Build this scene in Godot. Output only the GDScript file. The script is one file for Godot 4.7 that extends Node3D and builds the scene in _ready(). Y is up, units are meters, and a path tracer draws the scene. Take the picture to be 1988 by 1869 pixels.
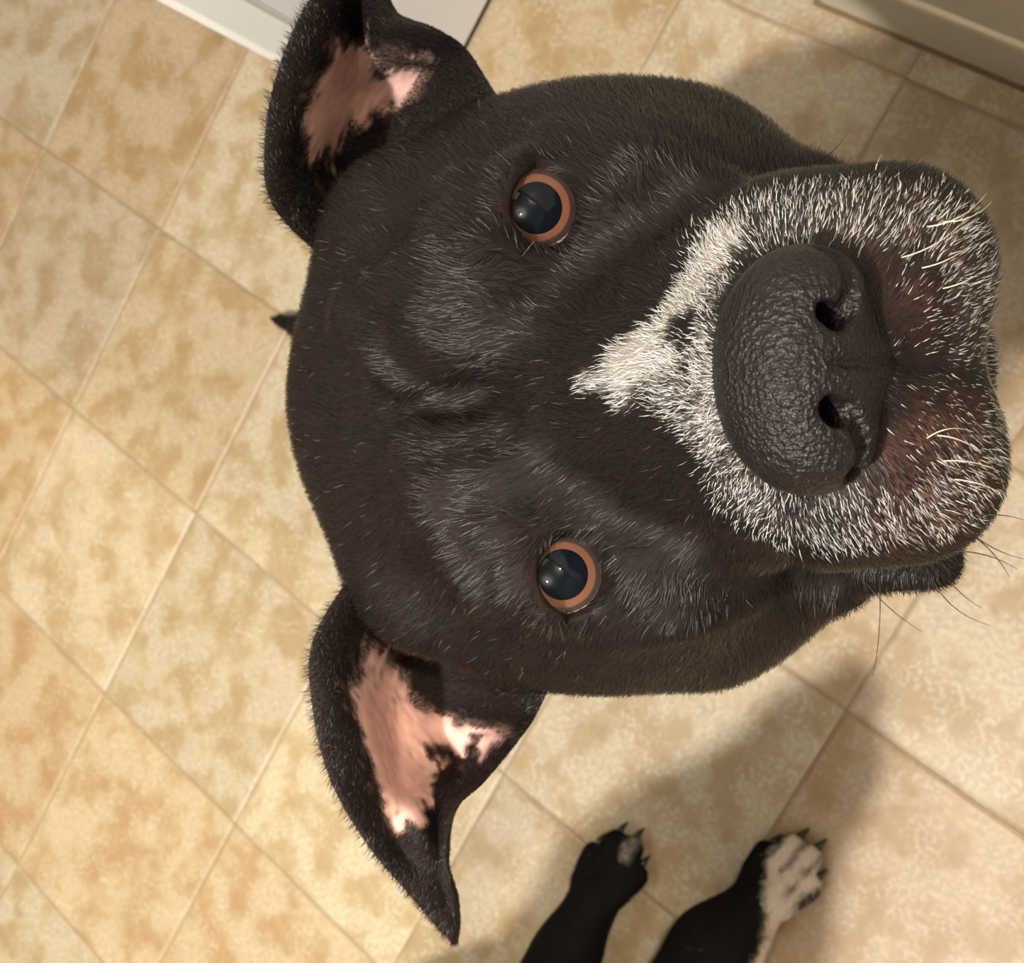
extends Node3D
# A dog looking up at the camera from a kitchen floor. Units metres, y up. Floor tiles are 6 inches (0.1524 m).

const TILE := 0.1524
const IMG := Vector2(1988, 1869)
const FOCAL := 2804.19            # in pixels of the photograph, from the floor grid
var cam_at := Vector3(0.95041, 0.75018, -0.16362)
var cam_basis := Basis(Vector3(0.71222811, -0.51657311, -0.47527186), Vector3(-0.50161469, 0.09908314, -0.85939818), Vector3(0.49103342, 0.85049089, -0.18855087))
var rng := RandomNumberGenerator.new()
var t0 := 0

func stage(s): print("%6.2f s  %s" % [(Time.get_ticks_msec() - t0) / 1000.0, s])

# ---------------------------------------------------------------- helpers
func at(px: float, py: float, d: float) -> Vector3:   # a pixel and its depth -> a point of the world
	return cam_at + cam_basis * Vector3((px - IMG.x / 2) / FOCAL * d, -(py - IMG.y / 2) / FOCAL * d, -d)
func ray(px: float, py: float) -> Vector3:
	return (cam_basis * Vector3((px - IMG.x / 2) / FOCAL, -(py - IMG.y / 2) / FOCAL, -1)).normalized()
func on_floor(px: float, py: float, h := 0.0) -> Vector3:
	var d := ray(px, py)
	return cam_at + d * ((h - cam_at.y) / d.y)
func lin(r: float, g: float, b: float) -> Color: return Color(r, g, b).srgb_to_linear()
func mat(c: Color, rough := 0.6, extra := {}) -> StandardMaterial3D:
	var m := StandardMaterial3D.new()
	m.albedo_color = c; m.roughness = rough
	for k in extra: m.set(k, extra[k])
	return m
func put(parent: Node, mesh: Mesh, called: String, m: Material) -> MeshInstance3D:
	var o := MeshInstance3D.new()
	o.name = called; o.mesh = mesh; o.material_override = m
	parent.add_child(o, true)
	return o
func thing(called: String, label: String, category: String, where: Vector3) -> Node3D:
	var o := Node3D.new()
	o.name = called; o.position = where
	o.set_meta("label", label); o.set_meta("category", category)
	add_child(o, true)
	return o
func mesh_of(v: PackedVector3Array, n: PackedVector3Array, idx: PackedInt32Array, col := PackedColorArray()) -> ArrayMesh:
	var a := []
	a.resize(Mesh.ARRAY_MAX)
	a[Mesh.ARRAY_VERTEX] = v; a[Mesh.ARRAY_NORMAL] = n; a[Mesh.ARRAY_INDEX] = idx
	if col.size(): a[Mesh.ARRAY_COLOR] = col
	var m := ArrayMesh.new()
	m.add_surface_from_arrays(Mesh.PRIMITIVE_TRIANGLES, a)
	return m
func box_mesh(a: Vector3, b: Vector3, bevel := 0.002) -> ArrayMesh:   # a box between two corners with chamfered edges
	var c := (a + b) / 2
	var h := (b - a).abs() / 2
	bevel = minf(bevel, minf(h.x, minf(h.y, h.z)) * 0.9)
	var st := SurfaceTool.new()
	st.begin(Mesh.PRIMITIVE_TRIANGLES)
	st.set_smooth_group(-1)
	var corner := func(s: Vector3, ax: int) -> Vector3:
		var p := Vector3(s.x * (h.x - bevel), s.y * (h.y - bevel), s.z * (h.z - bevel))
		p[ax] = s[ax] * h[ax]
		return c + p
	var poly := func(ps: Array, out: Vector3):
		var nn: Vector3 = (ps[1] - ps[0]).cross(ps[2] - ps[0])
		if nn.dot(out) > 0: ps.reverse()
		for k in range(1, ps.size() - 1):
			for q in [ps[0], ps[k], ps[k + 1]]: st.add_vertex(q)
	for ax in 3:
		var b1 := (ax + 1) % 3
		var b2 := (ax + 2) % 3
		for s in [-1, 1]:
			var q := []
			for e in [[-1, -1], [1, -1], [1, 1], [-1, 1]]:
				var sv := Vector3.ZERO
				sv[ax] = s; sv[b1] = e[0]; sv[b2] = e[1]
				q.append(corner.call(sv, ax))
			var o := Vector3.ZERO
			o[ax] = s
			poly.call(q, o)
			for s2 in [-1, 1]:   # the edge between the faces across ax and b1
				var v1 := Vector3.ZERO
				v1[ax] = s; v1[b1] = s2; v1[b2] = -1
				var v2 := v1
				v2[b2] = 1
				poly.call([corner.call(v1, ax), corner.call(v2, ax), corner.call(v2, b1), corner.call(v1, b1)], v1 + v2)
	for sx in [-1, 1]:
		for sy in [-1, 1]:
			for sz in [-1, 1]:
				var s3 := Vector3(sx, sy, sz)
				poly.call([corner.call(s3, 0), corner.call(s3, 1), corner.call(s3, 2)], s3)
	st.generate_normals()
	return st.commit()

# ---------------------------------------------------------------- implicit bodies, meshed as surface nets
class Field:
	# each primitive: [kind, op, k, a, b, ra, rb]; kind 0 tapered capsule, 1 ellipsoid (a centre, b radii); op 0 joins, 1 carves
	var kind := PackedInt32Array()
	var op := PackedInt32Array()
	var k := PackedFloat32Array()
	var a := PackedVector3Array()
	var b := PackedVector3Array()
	var c := PackedVector3Array()
	var ra := PackedFloat32Array()
	var rb := PackedFloat32Array()
	var bas: Array[Basis] = []
	var all := PackedInt32Array()
	func cap(p: Vector3, q: Vector3, r0: float, r1: float, kk := 0.01, o := 0):
		kind.append(0); op.append(o); k.append(kk); a.append(p); b.append(q - p); ra.append(r0); rb.append(r1 - r0)
		c.append(Vector3(1.0 / maxf((q - p).length_squared(), 1e-12), 0, 0)); bas.append(Basis()); all.append(all.size())
	func ell(p: Vector3, r: Vector3, kk := 0.01, o := 0, turn := Basis()):
		kind.append(1 if turn == Basis() else 2); op.append(o); k.append(kk); a.append(p)
		b.append(Vector3(1 / r.x, 1 / r.y, 1 / r.z)); c.append(Vector3(1 / (r.x * r.x), 1 / (r.y * r.y), 1 / (r.z * r.z)))
		ra.append(minf(r.x, minf(r.y, r.z))); rb.append(0); bas.append(turn.transposed()); all.append(all.size())
	func one(i: int, p: Vector3) -> float:
		var q := p - a[i]
		if kind[i] == 0:
			var h := clampf(q.dot(b[i]) * c[i].x, 0.0, 1.0)
			return (q - b[i] * h).length() - ra[i] - rb[i] * h
		if kind[i] == 2: q = bas[i] * q
		var k1 := (q * c[i]).length()
		if k1 < 1e-6: return -ra[i]
		var k0 := (q * b[i]).length()
		return k0 * (k0 - 1.0) / k1
	func value(p: Vector3, list: PackedInt32Array) -> float:
		var d := 1.0
		for i in list:
			var e := one(i, p)
			var kk := k[i]
			if op[i] == 0:
				var h := maxf(kk - absf(d - e), 0.0)
				d = minf(d, e) - h * h / kk * 0.25
			else:
				var h := maxf(kk - absf(d + e), 0.0)
				d = maxf(d, -e) + h * h / kk * 0.25
		return d
	func near(p: Vector3, list: PackedInt32Array, reach: float) -> PackedInt32Array:
		var out := PackedInt32Array()
		for i in list:
			if one(i, p) < k[i] + reach: out.append(i)
		return out

func nets(f: Field, lo: Vector3, hi: Vector3, s: float) -> Dictionary:
	# coarse blocks of 16 cells, then of 4, kept where the surface may pass; one vertex in each crossed cell
	var verts := PackedVector3Array()
	var cells := {}
	var edges := PackedInt64Array()
	var size := ((hi - lo) / (s * 16)).ceil()
	var vals := PackedFloat32Array()
	vals.resize(125)
	for X in int(size.x):
		for Y in int(size.y):
			for Z in int(size.z):
				var ctr := lo + Vector3(X + 0.5, Y + 0.5, Z + 0.5) * s * 16
				var d := f.value(ctr, f.all)
				if absf(d) > s * 16 * 1.25 + 0.004: continue
				var l1 := f.near(ctr, f.all, absf(d) + s * 16 * 2.2)
				for sub in 64:
					var bx := X * 16 + (sub & 3) * 4
					var by := Y * 16 + ((sub >> 2) & 3) * 4
					var bz := Z * 16 + (sub >> 4) * 4
					var c2 := lo + Vector3(bx + 2, by + 2, bz + 2) * s
					d = f.value(c2, l1)
					if absf(d) > s * 4 * 1.2 + 0.0004: continue
					var l2 := f.near(c2, l1, absf(d) + s * 4 * 2.4)
					var n := 0
					var any_in := false
					var any_out := false
					for i in 5:
						for j in 5:
							for m in 5:
								var e := f.value(lo + Vector3(bx + i, by + j, bz + m) * s, l2)
								vals[n] = e
								n += 1
								if e < 0: any_in = true
								else: any_out = true
					if not (any_in and any_out): continue
					for i in 4:
						for j in 4:
							for m in 4:
								var o := i * 25 + j * 5 + m
								var v0 := vals[o]; var v1 := vals[o + 25]; var v2 := vals[o + 5]; var v3 := vals[o + 30]
								var v4 := vals[o + 1]; var v5 := vals[o + 26]; var v6 := vals[o + 6]; var v7 := vals[o + 31]
								var ins := int(v0 < 0) + int(v1 < 0) + int(v2 < 0) + int(v3 < 0) + int(v4 < 0) + int(v5 < 0) + int(v6 < 0) + int(v7 < 0)
								if ins == 0 or ins == 8: continue
								var p := Vector3.ZERO
								var cnt := 0
								if (v0 < 0) != (v1 < 0): p += Vector3(v0 / (v0 - v1), 0, 0); cnt += 1
								if (v2 < 0) != (v3 < 0): p += Vector3(v2 / (v2 - v3), 1, 0); cnt += 1
								if (v4 < 0) != (v5 < 0): p += Vector3(v4 / (v4 - v5), 0, 1); cnt += 1
								if (v6 < 0) != (v7 < 0): p += Vector3(v6 / (v6 - v7), 1, 1); cnt += 1
								if (v0 < 0) != (v2 < 0): p += Vector3(0, v0 / (v0 - v2), 0); cnt += 1
								if (v1 < 0) != (v3 < 0): p += Vector3(1, v1 / (v1 - v3), 0); cnt += 1
								if (v4 < 0) != (v6 < 0): p += Vector3(0, v4 / (v4 - v6), 1); cnt += 1
								if (v5 < 0) != (v7 < 0): p += Vector3(1, v5 / (v5 - v7), 1); cnt += 1
								if (v0 < 0) != (v4 < 0): p += Vector3(0, 0, v0 / (v0 - v4)); cnt += 1
								if (v1 < 0) != (v5 < 0): p += Vector3(1, 0, v1 / (v1 - v5)); cnt += 1
								if (v2 < 0) != (v6 < 0): p += Vector3(0, 1, v2 / (v2 - v6)); cnt += 1
								if (v3 < 0) != (v7 < 0): p += Vector3(1, 1, v3 / (v3 - v7)); cnt += 1
								var key := (bx + i) + (by + j) * 4096 + (bz + m) * 16777216
								cells[key] = verts.size()
								verts.append(lo + (Vector3(bx + i, by + j, bz + m) + p / cnt) * s)
								if (v0 < 0) != (v1 < 0): edges.append(key); edges.append(0 if v0 < 0 else 1)
								if (v0 < 0) != (v2 < 0): edges.append(key); edges.append(2 if v0 < 0 else 3)
								if (v0 < 0) != (v4 < 0): edges.append(key); edges.append(4 if v0 < 0 else 5)
	var idx := PackedInt32Array()
	var step := [1, 4096, 16777216]
	for e in range(0, edges.size(), 2):
		var key := edges[e]
		var ax := edges[e + 1] >> 1
		var u: int = step[(ax + 1) % 3]
		var w: int = step[(ax + 2) % 3]
		if not (cells.has(key - u) and cells.has(key - w) and cells.has(key - u - w)): continue
		var q := [cells[key], cells[key - u], cells[key - u - w], cells[key - w]]
		if edges[e + 1] & 1: q.reverse()
		idx.append_array([q[0], q[2], q[1], q[0], q[3], q[2]])
	return {"v": verts, "i": idx}

func smooth_normals(v: PackedVector3Array, idx: PackedInt32Array) -> PackedVector3Array:
	var n := PackedVector3Array()
	n.resize(v.size())
	for t in range(0, idx.size(), 3):
		var p := v[idx[t]]
		var c := (v[idx[t + 2]] - p).cross(v[idx[t + 1]] - p)
		n[idx[t]] += c; n[idx[t + 1]] += c; n[idx[t + 2]] += c
	for i in n.size(): n[i] = n[i].normalized()
	return n

# ---------------------------------------------------------------- the dog's head: frame at the point between the eyes, x forward, y up, z to its right (cm)
var head_o: Vector3
var head_b: Basis
func set_head_frame():
	var f := Vector3(0.467, -0.012, 0.884).normalized()
	var s := Vector3(0.1, -0.995, 0.0)
	s = (s - f * s.dot(f)).normalized()
	var u := s.cross(f).normalized()
	head_b = cam_basis * Basis(f, u, s)
	head_o = at(1057, 762, 0.325)
func hw(p: Vector3) -> Vector3: return head_o + head_b * (p * 0.01)          # head cm -> world
func wh(p: Vector3) -> Vector3: return (head_b.transposed() * (p - head_o)) * 100.0
func V(x, y, z) -> Vector3: return Vector3(x, y, z)

var head_f: Field
const EYE_R := 1.18
func eye_centre(s: float) -> Vector3: return Vector3(-0.72, -0.42, 4.18 * s)
func eye_look(s: float) -> Vector3:
	return ((head_b.transposed() * (cam_at - hw(eye_centre(s)))).normalized() + Vector3(0.10, -0.10, 0.06 * s)).normalized()

func build_head_field():
	var f := Field.new()
	head_f = f
	# skull, with two frontal bosses and a furrow between them
	for s in [-1, 1]: f.ell(V(-5.8, -1.6, 2.4 * s), V(5.6, 3.35, 3.2), 0.9)
	for s in [-1, 1]:
		f.ell(V(-2.9, 0.25, 2.2 * s), V(3.1, 1.9, 2.0), 1.0)
		f.ell(V(-7.6, -0.7, 4.9 * s), V(2.6, 2.4, 2.0), 1.2)                       # ear root
		f.cap(V(-0.5, 0.75, 2.5 * s), V(-1.9, 0.7, 4.6 * s), 0.72, 0.75, 0.8)      # brow
		f.cap(V(0.6, -2.4, 4.2 * s), V(-6.5, -2.6, 6.4 * s), 1.1, 1.2, 2.0)        # cheek bone
		f.ell(V(-4.2, -5.0, 4.6 * s), V(4.8, 4.2, 3.2), 2.0)                       # cheek
		f.ell(V(-0.4, -3.4, 3.2 * s), V(3.2, 2.6, 2.3), 2.0)                       # under the eye
	f.cap(V(-9, -4, 0), V(-13, -9, 0), 6.0, 7.0, 3.0)                              # neck
	# muzzle
	f.cap(V(0.6, -1.6, 0), V(6.6, -1.35, 0), 2.0, 1.75, 1.5)
	f.cap(V(0.5, -4.0, 0), V(6.2, -3.3, 0), 3.2, 2.6, 1.5)
	for s in [-1, 1]:
		f.ell(V(4.8, -3.5, 2.1 * s), V(3.7, 2.3, 2.0), 1.0)                        # flews
		f.ell(V(7.15, -3.1, 1.35 * s), V(1.85, 1.9, 1.95), 0.6)                     # lip pads
		f.ell(V(7.0, -4.3, 1.9 * s), V(1.85, 1.5, 1.9), 0.7)
		f.cap(V(2.5, -5.1, 3.0 * s), V(6.4, -4.9, 2.4 * s), 0.95, 0.9, 0.7)        # hanging lip
		f.cap(V(-4.0, -8.2, 3.4 * s), V(4.2, -6.6, 1.3 * s), 1.8, 1.3, 1.5)        # lower jaw
	for s in [-1, 1]:
		f.cap(V(-2.5, -6.0, (5.9 if s > 0 else 5.4) * s), V(2.2, -6.1, (4.5 if s > 0 else 3.9) * s), 1.7 if s > 0 else 1.5, 0.95, 1.2)        # corner of the jaw
		f.cap(V(2.2, -6.1, (4.4 if s > 0 else 3.8) * s), V(4.4, -6.4, 3.1 * s), 0.9, 0.7, 0.7)         # lower lip
	f.ell(V(4.9, -6.5, 0), V(1.9, 1.2, 1.7), 0.8)
	f.cap(wh(at(1700, 1085, 0.322)), wh(at(1810, 1085, 0.312)), 0.75, 0.65, 0.5)   # lower lip showing past the upper one
	# folds and hollows of the brow, cheeks and lips
	ridge(f, [[950, 470], [845, 462], [745, 540], [665, 620]], 0.55, 0.16)
	ridge(f, [[665, 620], [735, 690], [800, 770], [800, 850]], 0.7, 0.16)
	ridge(f, [[800, 850], [835, 960], [880, 1080], [965, 1165]], 0.55, 0.15)
	ridge(f, [[1060, 255], [1250, 292], [1400, 345]], 0.4, 0.10)
	ridge(f, [[1180, 1240], [1330, 1210], [1480, 1150]], 0.5, 0.08)
	groove(f, [[610, 815], [760, 800], [930, 780]], 0.35, 0.10)
	groove(f, [[880, 540], [1000, 560], [1120, 520]], 0.8, 0.14)
	groove(f, [[900, 960], [1020, 960], [1160, 970]], 0.8, 0.14)
	groove(f, [[1180, 470], [1290, 410], [1400, 370]], 0.5, 0.12)
	groove(f, [[1220, 1020], [1350, 1040], [1490, 1075], [1620, 1125]], 0.4, 0.12)
	groove(f, [[850, 620], [960, 640]], 0.5, 0.06)
	groove(f, [[860, 880], [960, 860]], 0.5, 0.06)
	# philtrum
	groove(f, [[1700, 702], [1780, 700], [1850, 697]], 0.16, 0.16)
	# eyes: lids round the ball, then the opening
	for s in [-1, 1]:
		var c := eye_centre(s)
		var g := eye_look(s)
		f.ell(c, V(1, 1, 1) * 1.40, 0.6)
		f.cap(c + g * 0.3, c + g * 3.0, 0.90, 1.15, 0.14, 1)
		f.cap(c + g * 0.6 + V(0.1, -0.55, -0.72 * s), c + g * 3.0 + V(0.1, -0.62, -0.82 * s), 0.20, 0.30, 0.2, 1)
		# upper lid: a soft rim over the back of the ball; lower lid thinner
		var across := g.cross(V(0, 0, 1)).normalized()
		if across.y < 0: across = -across
		var lat := across.cross(g).normalized()
		for rim in [[-75, 75, 0.66, 0.22, 0.98], [75, 150, 1.04, 0.16, 0.70], [150, 285, 1.06, 0.14, 0.60]]:
			var last := Vector3.INF
			for k in 9:
				var an := deg_to_rad(lerpf(rim[0], rim[1], k / 8.0))
				var rad: float = rim[2]
				if rim[0] == -75: rad = 1.03 - 0.17 * cos(deg_to_rad(lerpf(-90, 90, k / 8.0)))
				var pt: Vector3 = c + g * rim[4] + (across * cos(an) + lat * sin(an)) * rad
				if last != Vector3.INF: f.cap(last, pt, rim[3], rim[3], 0.18)
				last = pt
	ridge(f, [[905, 330], [885, 410], [925, 475]], 0.3, 0.10)
	ridge(f, [[1000, 1060], [985, 1150], [1030, 1225]], 0.3, 0.10)

func stroke(f: Field, px: Array, r: float, h: float, o: int):   # a soft bead laid on the surface (or pressed into it) along points seen in the photograph
	var q := []
	var view := wh(cam_at)
	for p in px:
		var x := field_hit(f, p[0], p[1])
		var e := 0.05
		var n := Vector3(f.value(x + V(e, 0, 0), f.all) - f.value(x - V(e, 0, 0), f.all), f.value(x + V(0, e, 0), f.all) - f.value(x - V(0, e, 0), f.all), f.value(x + V(0, 0, e), f.all) - f.value(x - V(0, 0, e), f.all)).normalized()
		q.append(x + n * ((h - r) if o == 0 else (r - h)))
	for i in q.size() - 1: f.cap(q[i], q[i + 1], r, r, minf(r, 0.5), o)
func ridge(f, px, r, h): stroke(f, px, r, h, 0)
func groove(f, px, r, h): stroke(f, px, r, h, 1)

func head_hit(px: float, py: float) -> Vector3: return field_hit(head_f, px, py)
func field_hit(f: Field, px: float, py: float) -> Vector3:   # where the ray of a pixel meets a field (head cm)
	var o := wh(cam_at)
	var d := (head_b.transposed() * ray(px, py)).normalized()
	var t := 15.0
	for i in 120:
		var e := f.value(o + d * t, f.all)
		if e < 0.01: break
		t += e * 0.8
		if t > 60: break
	return o + d * t

# ---------------------------------------------------------------- collected skin, for the mesh and for the fur that grows on it
var sv := PackedVector3Array()
var sn := PackedVector3Array()
var si := PackedInt32Array()
var sc := PackedColorArray()
var sf := PackedFloat32Array()     # fur length in mm, 0 = bare
var sw := PackedFloat32Array()     # share of white hairs

var white_lines := []
func white_line(px: Array, r: float, amount: float):
	var q := []
	for p in px: q.append(head_hit(p.x, p.y))
	white_lines.append([q, r, amount])
func seg_dist(p: Vector3, a: Vector3, b: Vector3) -> float:
	var ba := b - a
	return (p - a - ba * clampf((p - a).dot(ba) / maxf(ba.length_squared(), 1e-9), 0, 1)).length()

var noise := FastNoiseLite.new()
const BLACK_SKIN := Color(0.0079, 0.0050, 0.0045)
const PINK_SKIN := Color(0.76, 0.46, 0.40)

func white_at(p: Vector3) -> float:
	var w := 0.0
	var pn := p + Vector3(noise.get_noise_3dv(p * 9.0), noise.get_noise_3dv(p * 9.0 + V(70, 0, 0)), noise.get_noise_3dv(p * 9.0 + V(0, 70, 0))) * 0.35
	for l in white_lines:
		var q: Array = l[0]
		var d := 99.0
		for i in q.size() - 1: d = minf(d, seg_dist(pn, q[i], q[i + 1]))
		var r: float = l[1]
		var a := smoothstep(r * 1.5, r * 0.5, d) * absf(l[2])
		w = w * (1 - a) if l[2] < 0 else maxf(w, a)
	return w

func add_skin(v: PackedVector3Array, n: PackedVector3Array, idx: PackedInt32Array, col: PackedColorArray, fur: PackedFloat32Array, white: PackedFloat32Array):
	var base := sv.size()
	sv.append_array(v); sn.append_array(n); sc.append_array(col); sf.append_array(fur); sw.append_array(white)
	var out := PackedInt32Array()
	out.resize(idx.size())
	for i in idx.size(): out[i] = idx[i] + base
	si.append_array(out)

func head_skin():
	var m := nets(head_f, V(-13.5, -10.5, -9.2), V(10.5, 5.2, 9.2), 0.16)
	var v: PackedVector3Array = m.v
	var n := smooth_normals(v, m.i)
	var col := PackedColorArray()
	var fur := PackedFloat32Array()
	var wh_ := PackedFloat32Array()
	col.resize(v.size()); fur.resize(v.size()); wh_.resize(v.size())
	var e0 := eye_centre(-1) + eye_look(-1) * 0.9
	var e1 := eye_centre(1) + eye_look(1) * 0.9
	var nose := V(8.3, -1.2, 0.35)
	for i in v.size():
		var p := v[i]
		var w := 0.0
		if p.x > -1 : w = white_at(p)
		var c := BLACK_SKIN
		var lip := smoothstep(2.3, 1.0, (p - V(8.5, -3.4, 2.2)).length()) + 0.4 * smoothstep(2.2, 1.0, (p - V(8.5, -3.2, -1.9)).length())
		lip *= 0.7 + noise.get_noise_3dv(p * 30.0) * 0.9
		c = c.lerp(Color(0.085, 0.036, 0.028), clampf(lip, 0, 1))
		c = c.lerp(Color(0.34, 0.29, 0.26), w * w * 0.7)
		var de := minf((p - e0).length(), (p - e1).length())
		var length := 5.0
		if p.x > 2: length = lerpf(5.0, 3.3, smoothstep(2, 6, p.x))
		var bare := smoothstep(0.80, 1.00, de)
		length *= bare
		c = c.lerp(Color(0.020, 0.012, 0.010), 1 - bare)
		var df := minf((p - V(8.7, -2.5, 0.3)).length(), (p - V(8.7, -3.3, 0.1)).length())
		length *= lerpf(1.0, 0.7, smoothstep(1.9, 0.9, df))
		col[i] = c; fur[i] = length; wh_[i] = w
		v[i] = hw(p)
		n[i] = head_b * n[i]
	add_skin(v, n, m.i, col, fur, wh_)

# ---------------------------------------------------------------- ears: a sheet through control points, with thickness
func cr(a: Vector3, b: Vector3, c: Vector3, d: Vector3, t: float) -> Vector3:
	return 0.5 * (2 * b + (c - a) * t + (2 * a - 5 * b + 4 * c - d) * t * t + (3 * b - a - 3 * c + d) * t * t * t)
func sheet_point(g: Array, u: float, v: float) -> Vector3:
	var rows := g.size()
	var cols: int = g[0].size()
	var fu := u * (rows - 1)
	var i := mini(int(fu), rows - 2)
	var fv := v * (cols - 1)
	var j := mini(int(fv), cols - 2)
	var col := []
	for r in range(i - 1, i + 3):
		var rr := clampi(r, 0, rows - 1)
		var q := []
		for c in range(j - 1, j + 3): q.append(g[rr][clampi(c, 0, cols - 1)])
		col.append(cr(q[0], q[1], q[2], q[3], fv - j))
	return cr(col[0], col[1], col[2], col[3], fu - i)

func ear(grid: Array, flip: bool, pink_of: Callable, NU := 56, NV := 44, fur_mm := 3.0):
	var g := []
	for row in grid:
		var r := []
		for p in row: r.append(at(p[0], p[1], p[2]))
		g.append(r)
	var mid := PackedVector3Array()
	for i in NU + 1:
		for j in NV + 1: mid.append(sheet_point(g, float(i) / NU, float(j) / NV))
	var nor := PackedVector3Array()
	for i in NU + 1:
		for j in NV + 1:
			var a := mid[mini(i + 1, NU) * (NV + 1) + j] - mid[maxi(i - 1, 0) * (NV + 1) + j]
			var b := mid[i * (NV + 1) + mini(j + 1, NV)] - mid[i * (NV + 1) + maxi(j - 1, 0)]
			var c := a.cross(b) * (-1.0 if flip else 1.0)
			if i == NU: c = (mid[(i - 2) * (NV + 1) + 3] - mid[i * (NV + 1)]).cross(mid[(i - 2) * (NV + 1) + NV - 3] - mid[i * (NV + 1)]) * (1.0 if flip else -1.0) * -1.0
			nor.append(c.normalized())
	var v := PackedVector3Array()
	var col := PackedColorArray()
	var fur := PackedFloat32Array()
	var wt := PackedFloat32Array()
	var idx := PackedInt32Array()
	var row := NV + 1
	for side in 2:
		for i in NU + 1:
			for j in row:
				var u := float(i) / NU
				var w := float(j) / NV
				var k := i * row + j
				var edge := minf(minf(w, 1 - w) * 9.0, (1 - u) * 14.0)
				var th := 0.0013 * clampf(sqrt(maxf(edge, 0.0)), 0.0, 1.0)
				v.append(mid[k] + nor[k] * (th if side == 0 else -th))
				var q := mid[k] * 100
				var c := BLACK_SKIN
				var length := fur_mm
				if side == 0:
					var nz := noise.get_noise_3dv(q * 14.0) * 0.10 + noise.get_noise_3dv(q * 50.0) * 0.06
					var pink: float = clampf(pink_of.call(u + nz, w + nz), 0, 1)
					var tone := 0.85 + noise.get_noise_3dv(q * 8.0) * 0.35 + noise.get_noise_3dv(q * 70.0) * 0.35
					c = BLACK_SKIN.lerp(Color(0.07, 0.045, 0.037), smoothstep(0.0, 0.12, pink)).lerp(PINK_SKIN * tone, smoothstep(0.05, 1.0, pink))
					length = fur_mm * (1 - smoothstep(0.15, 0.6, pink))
				col.append(c); fur.append(length); wt.append(0.0)
	var half := (NU + 1) * row
	for i in NU:
		for j in NV:
			var q := [i * row + j, i * row + j + 1, (i + 1) * row + j + 1, (i + 1) * row + j]
			var f1 := [q[0], q[1], q[2], q[0], q[2], q[3]]
			var f2 := [q[0], q[2], q[1], q[0], q[3], q[2]]
			for k in (f1 if flip else f2): idx.append(k)
			for k in (f2 if flip else f1): idx.append(k + half)
	for i in NU:   # rims
		for j in [0, NV]:
			var a: int = i * row + j
			var b: int = a + row
			idx.append_array([a, b, b + half, a, b + half, a + half] if (j == 0) == flip else [a, b + half, b, a, a + half, b + half])
	add_skin(v, smooth_normals(v, idx), idx, col, fur, wt)

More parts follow.
